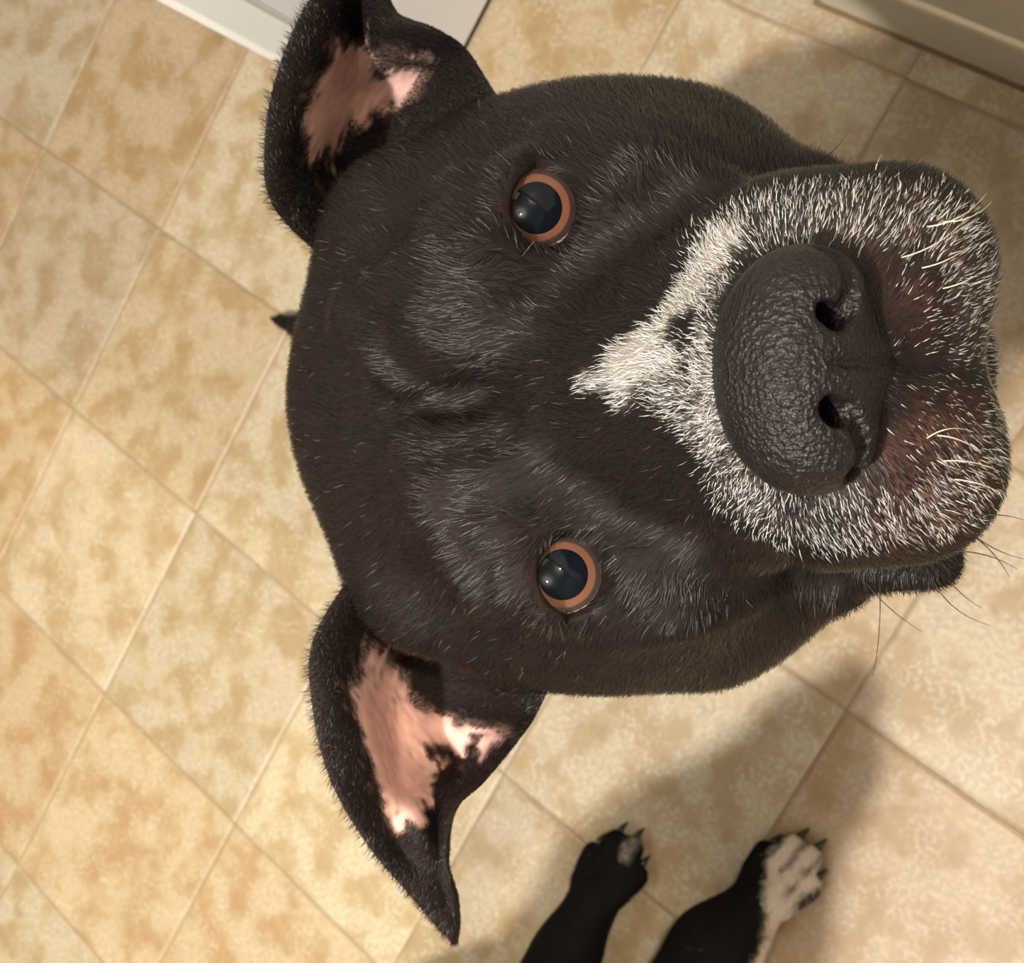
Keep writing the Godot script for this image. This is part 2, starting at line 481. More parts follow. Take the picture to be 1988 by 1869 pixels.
# ---------------------------------------------------------------- fur
# every hair is five vertices and three triangles, flat to the skin and tapering; short hair grows closer than long hair
func grow(parent: Node3D, count: int, flow: Callable, seed_: int, m: Material, width_mm: float, dark := 1.0):
	rng.seed = seed_
	var cum := PackedFloat32Array()
	var tri := PackedInt32Array()
	var total := 0.0
	for t in range(0, si.size(), 3):
		var a := si[t]; var b := si[t + 1]; var c := si[t + 2]
		var mean := (sf[a] + sf[b] + sf[c]) / 3
		if mean < 0.3: continue
		total += (sv[b] - sv[a]).cross(sv[c] - sv[a]).length() * 25.0 / maxf(mean * mean, 9.0)
		cum.append(total); tri.append(t)
	var v := PackedVector3Array(); var nr := PackedVector3Array(); var col := PackedColorArray(); var idx := PackedInt32Array()
	v.resize(count * 5); nr.resize(count * 5); col.resize(count * 5); idx.resize(count * 9)
	var n := 0
	var per := total / count
	var done := 0.0
	var off := parent.position
	for k in tri.size():
		while done < cum[k] and n < count:
			done += per * rng.randf_range(0.5, 1.5)
			var t := tri[k]
			var a := si[t]; var b := si[t + 1]; var c := si[t + 2]
			var x := rng.randf()
			var y := rng.randf()
			if x + y > 1: x = 1 - x; y = 1 - y
			var z := 1 - x - y
			var len_ := (sf[a] * z + sf[b] * x + sf[c] * y) * 0.001
			if len_ < 0.0012: continue
			var p := sv[a] * z + sv[b] * x + sv[c] * y
			var nn := (sn[a] * z + sn[b] * x + sn[c] * y).normalized()
			var d: Vector3 = flow.call(p)
			d += Vector3(rng.randf() - 0.5, rng.randf() - 0.5, rng.randf() - 0.5) * 0.5
			d = (d - nn * d.dot(nn)).normalized()
			var yd := (d + nn * rng.randf_range(0.10, 0.34)).normalized()
			var zd := (nn - yd * nn.dot(yd)).normalized().rotated(yd, rng.randf_range(-0.5, 0.5))
			var L := minf(len_, 0.0055) * rng.randf_range(0.7, 1.2)
			var xd := yd.cross(zd)
			var w := xd * (width_mm * 0.0005 * rng.randf_range(0.7, 1.3))
			var white := sw[a] * z + sw[b] * x + sw[c] * y
			var tone := rng.randf_range(0.5, 1.3) * dark
			var tint := Color(0.0125 * tone, 0.0080 * tone, 0.0066 * tone) if dark == 1.0 else Color(0.0118, 0.0118, 0.0118) * tone
			if rng.randf() < white:
				tone = rng.randf_range(0.45, 1.05)
				tint = Color(0.68 * tone, 0.665 * tone, 0.65 * tone)
			elif rng.randf() < 0.012:
				tint = Color(0.10, 0.085, 0.07)
			p -= nn * 0.0003 + off
			var o := n * 5
			var top := p + yd * (L * 0.5) + zd * (L * 0.06)
			v[o] = p - w; v[o + 1] = p + w; v[o + 2] = top - w * 0.85; v[o + 3] = top + w * 0.85; v[o + 4] = p + yd * L
			var left := zd * 0.8 - xd * 0.6
			var right := zd * 0.8 + xd * 0.6
			nr[o] = left; nr[o + 1] = right; nr[o + 2] = left; nr[o + 3] = right; nr[o + 4] = zd
			for j in 5: col[o + j] = tint
			var q := n * 9
			idx[q] = o; idx[q + 1] = o + 2; idx[q + 2] = o + 1
			idx[q + 3] = o + 1; idx[q + 4] = o + 2; idx[q + 5] = o + 3
			idx[q + 6] = o + 2; idx[q + 7] = o + 4; idx[q + 8] = o + 3
			n += 1
	v.resize(n * 5); nr.resize(n * 5); col.resize(n * 5); idx.resize(n * 9)
	put(parent, mesh_of(v, nr, idx, col), "fur", m).set_meta("kind", "stuff")
	stage("fur %d hairs" % n)

func skin_mesh(origin: Vector3) -> ArrayMesh:
	var v := PackedVector3Array()
	v.resize(sv.size())
	for i in v.size(): v[i] = sv[i] - origin
	return mesh_of(v, sn, si, sc)
func clear_skin():
	sv.clear(); sn.clear(); si.clear(); sc.clear(); sf.clear(); sw.clear()

# ---------------------------------------------------------------- eye
func disc(r0: float, r1: float, z0: float, z1: float, n := 48) -> ArrayMesh:   # ring in the xy plane, front to +z
	var v := PackedVector3Array()
	var nr := PackedVector3Array()
	var idx := PackedInt32Array()
	for i in n + 1:
		var a := TAU * i / n
		v.append(V(cos(a) * r0, sin(a) * r0, z0)); v.append(V(cos(a) * r1, sin(a) * r1, z1))
		nr.append(V(0, 0, 1)); nr.append(V(0, 0, 1))
		if i < n: idx.append_array([2 * i, 2 * i + 2, 2 * i + 1, 2 * i + 1, 2 * i + 2, 2 * i + 3])
	return mesh_of(v, nr, idx)
func lathe(prof: Array, n := 48) -> ArrayMesh:   # profile of (radius, z) turned round z
	var v := PackedVector3Array()
	var idx := PackedInt32Array()
	var k := prof.size()
	for i in n + 1:
		var a := TAU * i / n
		for p in prof: v.append(V(cos(a) * p.x, sin(a) * p.x, p.y))
	for i in n:
		for j in k - 1:
			var a := i * k + j
			idx.append_array([a, a + 1, a + k, a + 1, a + k + 1, a + k])
	var nr := smooth_normals(v, idx)
	for j in k:
		var s := (nr[j] + nr[n * k + j]).normalized()
		nr[j] = s; nr[n * k + j] = s
	return mesh_of(v, nr, idx)
func make_eye(dog: Node3D, s: float):
	var c := eye_centre(s)
	var g := (head_b * eye_look(s)).normalized()
	var xa := g.cross(Vector3.UP).normalized()
	var b := Basis(xa, g.cross(xa) * -1.0, g)
	if b.determinant() < 0: b.y = -b.y
	var prof := []
	for i in 25:
		var a := PI * i / 24
		var r := EYE_R * 0.01
		var rr := sin(a) * r
		var z := cos(a) * r
		if rr < 0.0077 and z > 0: z = sqrt(r * r - 0.0077 * 0.0077) - 0.0020
		prof.append(Vector2(rr, z))
	prof.reverse()
	var eye := put(dog, lathe(prof), "eye", mat(Color(0.80, 0.66, 0.60), 0.25, {"clearcoat_enabled": true, "clearcoat": 0.8, "clearcoat_roughness": 0.05}))
	eye.transform = Transform3D(b, hw(c) - dog.position)
	eye.set_meta("label", "dark dilated eye with a thin amber iris")
	var zi := sqrt(EYE_R * EYE_R - 0.77 * 0.77) * 0.01
	var im := FastNoiseLite.new()
	im.frequency = 0.05
	put(eye, disc(0.0058, 0.0075, zi - 0.0008, zi - 0.0002), "iris", mat(Color(0.37, 0.195, 0.095), 0.6))
	put(eye, disc(0.0074, 0.0087, zi - 0.0002, zi - 0.0006), "iris_rim", mat(Color(0.12, 0.055, 0.035), 0.4))
	put(eye, disc(0.0, 0.00595, zi - 0.0009, zi - 0.0009), "pupil", mat(Color(0.03, 0.05, 0.072), 0.9, {"metallic_specular": 0.1}))
	# pink membrane in the inner corner
	var tear := SphereMesh.new()
	tear.radius = 0.0021; tear.height = 0.0042
	tear.radial_segments = 16; tear.rings = 8
	var tc := put(eye, tear, "inner_corner", mat(Color(0.74, 0.58, 0.55), 0.25))
	var gl := eye_look(s)
	var perp := V(0.1, -0.62, -0.78 * s)
	perp = (perp - gl * perp.dot(gl)).normalized()
	tc.position = b.transposed() * (head_b * ((gl * 0.48 + perp * 0.88) * 0.0106))
	var cp := []
	for i in 13:   # cornea: a clear dome over the iris
		var a := float(i) / 12
		var rr := 0.0086 * (1 - a)
		cp.append(Vector2(rr, zi - 0.0004 + sqrt(maxf(0.0100 * 0.0100 - rr * rr, 0)) - sqrt(0.0100 * 0.0100 - 0.0086 * 0.0086)))
	put(eye, lathe(cp), "cornea", mat(Color(0, 0, 0, 0.01), 0.02, {"transparency": BaseMaterial3D.TRANSPARENCY_ALPHA, "metallic_specular": 0.32}))

# ---------------------------------------------------------------- nose leather
func make_nose(dog: Node3D):
	var f := Field.new()
	f.ell(V(7.75, -0.75, 0), V(1.55, 1.35, 2.1), 0.6)
	f.ell(V(8.0, -1.7, 0), V(0.9, 1.35, 1.35), 0.6)
	for s in [-1, 1]:
		f.ell(V(8.15, -0.95, 1.35 * s), V(1.0, 0.95, 0.85), 0.45)
	groove(f, [[1625, 704], [1690, 702], [1750, 700]], 0.10, 0.10)
	for q in [[[1612, 606], [1630, 618]], [[1618, 790], [1632, 806]]]:      # nostrils: a hole, then the slit round the wing
		var a := field_hit(f, q[0][0], q[0][1])
		var b := field_hit(f, q[1][0], q[1][1])
		f.cap(a + V(0.2, 0, 0), a + V(-1.2, -0.1, 0), 0.22, 0.2, 0.12, 1)
		f.cap(b + V(0.2, 0, 0), b + V(-1.2, -0.1, 0), 0.22, 0.2, 0.12, 1)
	groove(f, [[1632, 612], [1655, 580], [1656, 535], [1635, 497], [1600, 478]], 0.15, 0.22)
	groove(f, [[1640, 795], [1672, 832], [1684, 880], [1662, 925], [1625, 955]], 0.15, 0.22)
	var m := nets(f, V(5.5, -4.2, -3), V(10.2, 1.4, 3), 0.09)
	var v: PackedVector3Array = m.v
	var n := smooth_normals(v, m.i)
	var origin := hw(V(8, -1, 0))
	for i in v.size():
		v[i] = v[i] - V(8, -1, 0)
		v[i] = v[i] * 0.01
	var cell := FastNoiseLite.new()
	cell.noise_type = FastNoiseLite.TYPE_CELLULAR
	cell.cellular_return_type = FastNoiseLite.RETURN_DISTANCE
	cell.cellular_jitter = 0.8
	cell.frequency = 0.045
	cell.seed = 5
	var im := cell.get_seamless_image(512, 512, true)
	var m2 := mat(Color(0.100, 0.078, 0.078), 0.4, {"metallic_specular": 0.36, "uv1_triplanar": true, "uv1_scale": Vector3.ONE * 32.0, "heightmap_enabled": true, "heightmap_scale": 0.09, "heightmap_texture": ImageTexture.create_from_image(im), "heightmap_flip_texture": true})
	var o := put(dog, mesh_of(v, n, m.i), "nose", m2)
	o.transform = Transform3D(head_b, origin - dog.position)
	o.set_meta("label", "pebbled black-brown nose leather")

func tube(pts: Array, r0: float, r1: float, sides := 6) -> ArrayMesh:
	var v := PackedVector3Array()
	var idx := PackedInt32Array()
	var nr := PackedVector3Array()
	var k := pts.size()
	for i in k:
		var d: Vector3 = (pts[mini(i + 1, k - 1)] - pts[maxi(i - 1, 0)]).normalized()
		var x := d.cross(Vector3(0.3, 0.5, 0.81)).normalized()
		var y := d.cross(x)
		for s in sides:
			var a := TAU * s / sides
			var n := x * cos(a) + y * sin(a)
			v.append(pts[i] + n * lerpf(r0, r1, float(i) / (k - 1)))
			nr.append(n)
	for i in k - 1:
		for s in sides:
			var a := i * sides + s
			var b := i * sides + (s + 1) % sides
			idx.append_array([a, a + sides, b, b, a + sides, b + sides])
	return mesh_of(v, nr, idx)

# ================================================================ scene
func _ready():
	t0 = Time.get_ticks_msec()
	rng.seed = 11
	noise.seed = 3
	noise.frequency = 0.05
	var cam := Camera3D.new()
	cam.name = "camera"
	cam.transform = Transform3D(cam_basis, cam_at)
	cam.fov = rad_to_deg(2 * atan(IMG.y / 2 / FOCAL))
	cam.near = 0.01
	var lens := CameraAttributesPhysical.new()   # a phone lens: the muzzle and eyes sharp, the floor a little soft
	lens.frustum_focal_length = 12.0 / (IMG.y / 2 / FOCAL)
	lens.frustum_focus_distance = 0.29
	lens.frustum_near = 0.01
	lens.frustum_far = 50
	lens.exposure_aperture = 28
	cam.attributes = lens
	add_child(cam)
	cam.current = true
	var env := Environment.new()
	env.background_mode = Environment.BG_COLOR
	env.background_color = Color(0.02, 0.02, 0.02)
	env.tonemap_mode = Environment.TONE_MAPPER_LINEAR
	env.tonemap_exposure = 1.0
	env.sdfgi_enabled = true; env.ssao_enabled = true; env.ssil_enabled = true
	var we := WorldEnvironment.new()
	we.name = "environment"
	we.environment = env
	add_child(we)
	ceiling_lamp("ceiling_lamp", "bright round ceiling lamp over the middle of the kitchen", V(1.04, 2.4, 0.68), Color(1.0, 0.98, 0.94), 6.3)
	ceiling_lamp("ceiling_lamp", "warm round ceiling lamp over the cream cabinet", V(1.45, 2.4, -0.95), Color(1.0, 0.94, 0.84), 3.8)
	stage("lights")
	room()
	stage("room")
	set_head_frame()
	dog_looking_up()
	second_dog()
	stage("done")

func ceiling_lamp(called: String, label: String, where: Vector3, col: Color, energy: float):
	var t := thing(called, label, "lamp", where)
	var prof := []
	for i in 7:
		var a := PI / 2 * i / 6
		prof.append(Vector2(cos(a) * 0.15, sin(a) * 0.07))
	var g := put(t, lathe(prof, 20), "diffuser", mat(Color(0.95, 0.93, 0.9), 0.5, {"emission_enabled": true, "emission": col, "emission_energy_multiplier": 3.0}))
	g.rotation.x = PI / 2
	g.position.y = -0.02
	var rim := put(t, lathe([Vector2(0.15, -0.02), Vector2(0.165, -0.02), Vector2(0.165, 0.012), Vector2(0.15, 0.012)]), "rim", mat(Color(0.8, 0.8, 0.78), 0.4))
	rim.rotation.x = PI / 2
	rim.position.y = -0.02
	var l := OmniLight3D.new()
	l.name = "light"
	l.position.y = -0.20
	l.light_color = col
	l.light_energy = energy
	l.light_size = 0.05
	l.omni_range = 12
	l.omni_attenuation = 2
	l.shadow_enabled = true
	t.add_child(l)

func structure(called: String, mesh: Mesh, m: Material, parent: Node = self) -> MeshInstance3D:
	var o := put(parent, mesh, called, m)
	if parent == self: o.set_meta("kind", "structure")
	return o

func stone_image(seed_: int) -> Image:
	var a := FastNoiseLite.new()
	a.seed = seed_; a.frequency = 0.008; a.fractal_octaves = 5; a.domain_warp_enabled = true; a.domain_warp_amplitude = 30
	var b := FastNoiseLite.new()
	b.seed = seed_ + 1; b.frequency = 0.016; b.fractal_octaves = 6; b.fractal_gain = 0.6; b.domain_warp_enabled = true; b.domain_warp_amplitude = 18; b.domain_warp_frequency = 0.03
	var c := FastNoiseLite.new()
	c.seed = seed_ + 2; c.frequency = 0.09; c.fractal_octaves = 4
	var ia := a.get_seamless_image(1024, 1024)
	var ib := b.get_seamless_image(1024, 1024)
	var ic := c.get_seamless_image(1024, 1024)
	var da := ia.get_data(); var db := ib.get_data(); var dc := ic.get_data()
	var out := PackedByteArray()
	out.resize(1024 * 1024 * 3)
	var light := Vector3(243, 228, 200)
	var tan_ := Vector3(219, 194, 155)
	var grey := Vector3(176, 152, 112)
	for i in 1024 * 1024:
		var x := da[i] / 255.0
		var y := db[i] / 255.0
		var z := dc[i] / 255.0
		var p := light.lerp(tan_, smoothstep(0.30, 0.80, x))
		p = p.lerp(grey, smoothstep(0.50, 0.80, y * 0.75 + z * 0.30) * smoothstep(0.20, 0.60, x) * 0.38)
		p = p.lerp(Vector3(252, 240, 214), smoothstep(0.60, 0.36, y) * smoothstep(0.45, 0.7, z) * 0.6)
		p *= 0.86 + 0.16 * z + 0.10 * y
		out[i * 3] = clampi(int(p.x), 0, 255); out[i * 3 + 1] = clampi(int(p.y), 0, 255); out[i * 3 + 2] = clampi(int(p.z), 0, 255)
	return Image.create_from_data(1024, 1024, false, Image.FORMAT_RGB8, out)

func room():
	# ---- floor: a base slab (the joints) and square tiles
	var x0 := -1.7; var x1 := 2.9; var z0 := -2.1; var z1 := 2.5
	var base := structure("floor", box_mesh(V(x0, -0.06, z0), V(x1, -0.0012, z1), 0.001), mat(Color(0.50, 0.41, 0.31), 0.7))
	var tex := ImageTexture.create_from_image(stone_image(21))
	var tints := [Color(0.670, 0.658, 0.638), Color(0.715, 0.703, 0.68), Color(0.675, 0.63, 0.585), Color(0.665, 0.645, 0.62), Color(0.695, 0.66, 0.62), Color(0.705, 0.685, 0.665)]
	var mats := []
	for i in tints.size():
		mats.append(mat(tints[i], 0.5, {"albedo_texture": tex, "uv1_triplanar": true, "uv1_world_triplanar": true, "uv1_scale": Vector3.ONE * 2.6, "uv1_offset": V(i * 0.37, 0, i * 0.61)}))
	var h := TILE / 2 - 0.0004
	var st := SurfaceTool.new()
	st.begin(Mesh.PRIMITIVE_TRIANGLES)
	st.set_smooth_group(-1)
	var e := 0.0022
	var ring := [V(-1, 0, -1), V(1, 0, -1), V(1, 0, 1), V(-1, 0, 1)]
	for k in [0, 1, 2, 0, 2, 3]: st.add_vertex(ring[k] * (h - e))
	for k in 4:
		var a: Vector3 = ring[k]
		var b: Vector3 = ring[(k + 1) % 4]
		var q := [a * (h - e), a * h + V(0, -0.0009, 0), b * h + V(0, -0.0009, 0), b * (h - e)]
		for m in [0, 1, 2, 0, 2, 3]: st.add_vertex(q[m])
		q = [a * h + V(0, -0.0009, 0), a * h + V(0, -0.0014, 0), b * h + V(0, -0.0014, 0), b * h + V(0, -0.0009, 0)]
		for m in [0, 1, 2, 0, 2, 3]: st.add_vertex(q[m])
	st.generate_normals()
	var tile: ArrayMesh = st.commit()
	var far := SurfaceTool.new()
	far.begin(Mesh.PRIMITIVE_TRIANGLES)
	var r := RandomNumberGenerator.new()
	r.seed = 77
	var known := {Vector2i(0, 0): 3, Vector2i(1, 0): 4, Vector2i(0, -1): 2, Vector2i(1, -1): 1, Vector2i(0, 1): 2, Vector2i(1, 1): 5, Vector2i(2, 1): 0, Vector2i(2, 0): 1, Vector2i(1, 2): 2, Vector2i(2, 2): 4, Vector2i(3, 1): 1, Vector2i(3, 2): 4, Vector2i(-1, 0): 2, Vector2i(-1, -1): 0}
	for i in range(int(floor(x0 / TILE)) + 1, int(floor(x1 / TILE)) - 1):
		for j in range(int(floor(z0 / TILE)) + 1, int(floor(z1 / TILE)) - 1):
			var pos := V((i + 0.5) * TILE, 0, (j + 0.5) * TILE)
			var pick := r.randi() % tints.size()
			pick = known.get(Vector2i(i, j), pick)
			if i >= -5 and i <= 10 and j >= -7 and j <= 8:
				var o := put(base, tile, "tile", mats[pick])
				o.position = pos
			else:
				far.append_from(tile, 0, Transform3D(Basis(), pos))
	var fo := put(base, far.commit(), "far_tiles", mats[0])
	fo.set_meta("kind", "stuff")
	# ---- room shell
	var wall := mat(Color(0.44, 0.43, 0.41), 0.85)
	structure("wall_back", box_mesh(V(x0 - 0.1, -0.06, z0 - 0.1), V(x1 + 0.1, 2.5, z0)), wall)
	structure("wall_front", box_mesh(V(x0 - 0.1, -0.06, z1), V(x1 + 0.1, 2.5, z1 + 0.1)), wall)
	structure("wall_left", box_mesh(V(x0 - 0.1, -0.06, z0), V(x0, 2.5, z1)), wall)
	structure("wall_right", box_mesh(V(x1, -0.06, z0), V(x1 + 0.1, 2.5, z1)), wall)
	structure("ceiling", box_mesh(V(x0 - 0.1, 2.402, z0 - 0.1), V(x1 + 0.1, 2.5, z1 + 0.1)), mat(Color(0.66, 0.65, 0.64), 0.9))
	# ---- white appliance whose front stands on the line u = 2.19
	var fx := 2.19 * TILE
	var fz := -0.1495
	var t := thing("refrigerator", "tall white appliance with a rounded front edge, standing behind the dog's ear", "appliance", V(fx - 0.3, 0, fz - 0.33))
	var white := mat(Color(0.88, 0.88, 0.88), 0.35)
	var rel := func(a: Vector3) -> Vector3: return a - V(fx - 0.3, 0, fz - 0.33)
	put(t, box_mesh(rel.call(V(fx - 0.62, 0.004, fz - 0.66)), rel.call(V(fx - 0.045, 1.65, fz - 0.002)), 0.008), "body", white)
	put(t, box_mesh(rel.call(V(fx - 0.04, 0.006, fz - 0.635)), rel.call(V(fx, 1.65, fz - 0.0255)), 0.0005), "door", mat(Color(0.89, 0.89, 0.90), 0.35))
	put(t, box_mesh(rel.call(V(fx - 0.04, 0.006, fz - 0.0255)), rel.call(V(fx + 0.0005, 1.65, fz)), 0.004), "door_trim", mat(Color(0.97, 0.97, 0.97), 0.3))
	put(t, box_mesh(rel.call(V(fx - 0.05, 0.0002, fz - 0.63)), rel.call(V(fx - 0.003, 0.006, fz - 0.004)), 0.001), "black_strip", mat(Color(0.02, 0.02, 0.02), 0.6))  # black strip along the floor under the door
	# ---- cream cabinet with its toe board
	var cz := -2.12 * TILE
	var cx := 3.55 * TILE
	var c := thing("base_cabinet", "cream painted base cabinet with a toe board meeting the tiles", "cabinet", V(cx + 0.6, 0, cz - 0.3))
	var rc := func(a: Vector3) -> Vector3: return a - V(cx + 0.6, 0, cz - 0.3)
	var cream := mat(Color(0.80, 0.77, 0.70), 0.5)
	put(c, box_mesh(rc.call(V(cx, 0.0, cz - 0.55)), rc.call(V(cx + 1.2, 0.075, cz)), 0.004), "toe_board", cream)
	put(c, box_mesh(rc.call(V(cx - 0.003, 0.0, cz - 0.3)), rc.call(V(cx + 1.2, 0.0015, cz + 0.0022)), 0.0006), "sealant", mat(Color(0.42, 0.33, 0.22), 0.6))
	put(c, box_mesh(rc.call(V(cx + 0.004, 0.078, cz - 0.55)), rc.call(V(cx + 1.2, 0.86, cz)), 0.003), "body", cream)
	put(c, box_mesh(rc.call(V(cx + 0.002, 0.0775, cz - 0.01)), rc.call(V(cx + 1.2, 0.086, cz + 0.0025)), 0.001), "bottom_rail", mat(Color(0.88, 0.84, 0.74), 0.4))
	put(c, box_mesh(rc.call(V(cx - 0.02, 0.86, cz - 0.56)), rc.call(V(cx + 1.22, 0.90, cz + 0.02)), 0.004), "worktop", mat(Color(0.5, 0.42, 0.33), 0.4))

func dog_looking_up():
	var root := thing("dog", "black dog with white grizzled muzzle and pink ears looking straight up", "dog", V(0.62, 0, -0.03))
	build_head_field()
	white_line([Vector2(1125, 738), Vector2(1200, 728)], 0.28, 0.9)
	white_line([Vector2(1200, 728), Vector2(1290, 680), Vector2(1340, 560), Vector2(1395, 470)], 0.66, 1.0)
	white_line([Vector2(1250, 730), Vector2(1330, 790), Vector2(1400, 880), Vector2(1450, 960)], 0.55, 0.55)
	white_line([Vector2(1375, 560), Vector2(1365, 700), Vector2(1375, 840)], 0.5, 0.65)
	white_line([Vector2(1395, 470), Vector2(1480, 420), Vector2(1600, 410), Vector2(1720, 410), Vector2(1840, 450)], 0.95, 0.40)
	white_line([Vector2(1450, 960), Vector2(1560, 1010), Vector2(1680, 1010), Vector2(1800, 990), Vector2(1880, 930)], 0.95, 0.36)
	white_line([Vector2(1850, 450), Vector2(1900, 560)], 0.9, 0.4)
	white_line([Vector2(1890, 620), Vector2(1925, 700), Vector2(1925, 860)], 0.8, 0.35)
	white_line([Vector2(1830, 560), Vector2(1850, 700), Vector2(1840, 860)], 0.9, 0.14)
	white_line([Vector2(1320, 625), Vector2(1335, 640)], 0.35, -0.9)
	head_skin()
	stage("head skin %d" % sv.size())
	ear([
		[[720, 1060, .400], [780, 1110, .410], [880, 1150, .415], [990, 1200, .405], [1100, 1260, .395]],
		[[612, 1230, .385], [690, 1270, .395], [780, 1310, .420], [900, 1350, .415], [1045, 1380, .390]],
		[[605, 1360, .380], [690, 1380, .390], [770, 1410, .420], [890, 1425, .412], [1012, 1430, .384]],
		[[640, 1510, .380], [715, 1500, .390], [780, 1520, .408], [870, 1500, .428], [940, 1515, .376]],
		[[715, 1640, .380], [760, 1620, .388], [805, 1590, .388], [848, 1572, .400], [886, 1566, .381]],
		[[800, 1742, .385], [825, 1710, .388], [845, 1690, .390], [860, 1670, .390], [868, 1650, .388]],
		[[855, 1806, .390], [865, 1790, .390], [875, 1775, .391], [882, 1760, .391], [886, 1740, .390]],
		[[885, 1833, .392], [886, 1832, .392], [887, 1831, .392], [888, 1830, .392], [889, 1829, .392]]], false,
		func(u, w): return smoothstep(0.20, 0.32, w) * smoothstep(0.96, 0.84, w) * smoothstep(0.60, 0.52, u) * smoothstep(0.10, 0.20, u - 0.10 * smoothstep(0.4, 0.8, w)) * (1.0 - 0.96 * smoothstep(0.60, 0.68, w) * smoothstep(0.31, 0.36, u)))  # pocket by the front margin painted dark, for its pigment and its shade
	ear([
		[[650, 520, .400], [720, 490, .410], [810, 440, .415], [920, 370, .405], [1030, 290, .395]],
		[[530, 400, .385], [600, 360, .395], [680, 310, .420], [820, 240, .415], [955, 170, .390]],
		[[515, 260, .380], [590, 240, .390], [680, 200, .420], [800, 160, .415], [905, 95, .385]],
		[[545, 120, .380], [620, 130, .390], [690, 130, .412], [780, 95, .398], [850, 58, .378]],
		[[600, 0, .380], [650, 20, .388], [700, 50, .402], [742, 50, .388], [775, 28, .380]],
		[[670, -90, .385], [695, -60, .388], [715, -45, .390], [738, -35, .390], [755, -20, .388]],
		[[735, -150, .390], [745, -130, .390], [752, -115, .391], [760, -105, .391], [766, -90, .390]],
		[[775, -175, .392], [776, -174, .392], [777, -173, .392], [778, -172, .392], [779, -171, .392]]], true,
		func(u, w): return smoothstep(0.20, 0.32, w) * smoothstep(0.86, 0.70, w) * smoothstep(0.55, 0.45, u) * smoothstep(0.15, 0.24, u - 0.06 * smoothstep(0.4, 0.8, w)) * (1.0 - 0.9 * smoothstep(0.56, 0.64, w) * smoothstep(0.33, 0.38, u)))
	stage("ears")
	# sitting body under the head, tail out behind
	var f := Field.new()
	var hip := on_floor(1010, 810, 0.11)
	var chest := on_floor(1090, 780, 0.25)
	f.cap(hw(V(-8.5, -4.5, 0)), chest, 0.062, 0.095, 0.03)
	f.cap(chest, hip, 0.095, 0.10, 0.04)
	for q in [[1020, 560], [1080, 1060]]:
		var k := on_floor(q[0], q[1], 0.06)
		f.cap(hip.lerp(k, 0.5), k, 0.075, 0.06, 0.03)
		f.cap(k, k + V(0.10, -0.035, -0.05), 0.03, 0.024, 0.02)
	for q in [[1330, 560], [1380, 900]]:
		var k := on_floor(q[0], q[1], 0.025)
		var sh := chest.lerp(on_floor(q[0], q[1], 0.24), 0.5)
		f.cap(sh, sh.lerp(k, 0.5) + V(-0.01, 0, 0), 0.045, 0.03, 0.03)
		f.cap(sh.lerp(k, 0.5) + V(-0.01, 0, 0), k, 0.028, 0.022, 0.01)
		f.cap(k, k + V(0.035, -0.006, -0.018), 0.025, 0.019, 0.01)
	var tail := [hip + V(-0.06, -0.02, 0.02), on_floor(700, 720, 0.03), on_floor(600, 640, 0.016), on_floor(532, 619, 0.012)]
	var tr := [0.03, 0.022, 0.0095, 0.004]
	for i in 3: f.cap(tail[i], tail[i + 1], tr[i], tr[i + 1], 0.01)
	plain_skin(f, V(0.2, 0, -0.35), V(1.0, 0.5, 0.25), 0.006, func(_p): return Vector2(8.0, 0.0))
	stage("dog body %d" % sv.size())
	var skin := mat(Color.WHITE, 0.75, {"vertex_color_use_as_albedo": true, "metallic_specular": 0.3})
	put(root, skin_mesh(root.position), "body", skin)
	for s in [-1, 1]: make_eye(root, s)
	whiskers(root)
	make_nose(root)
	stage("eyes, nose")
	var nose_w := hw(V(7.5, -1.5, 0))
	var fur_m := mat(Color.WHITE, 0.34, {"metallic_specular": 0.40, "vertex_color_use_as_albedo": true})
	grow(root, 400000, func(p): return (p - nose_w).normalized() + V(noise.get_noise_3dv(p * 1500.0), noise.get_noise_3dv(p * 1500.0 + V(90, 0, 0)), noise.get_noise_3dv(p * 1500.0 + V(0, 90, 0))) * 0.6, 5, fur_m, 0.165)

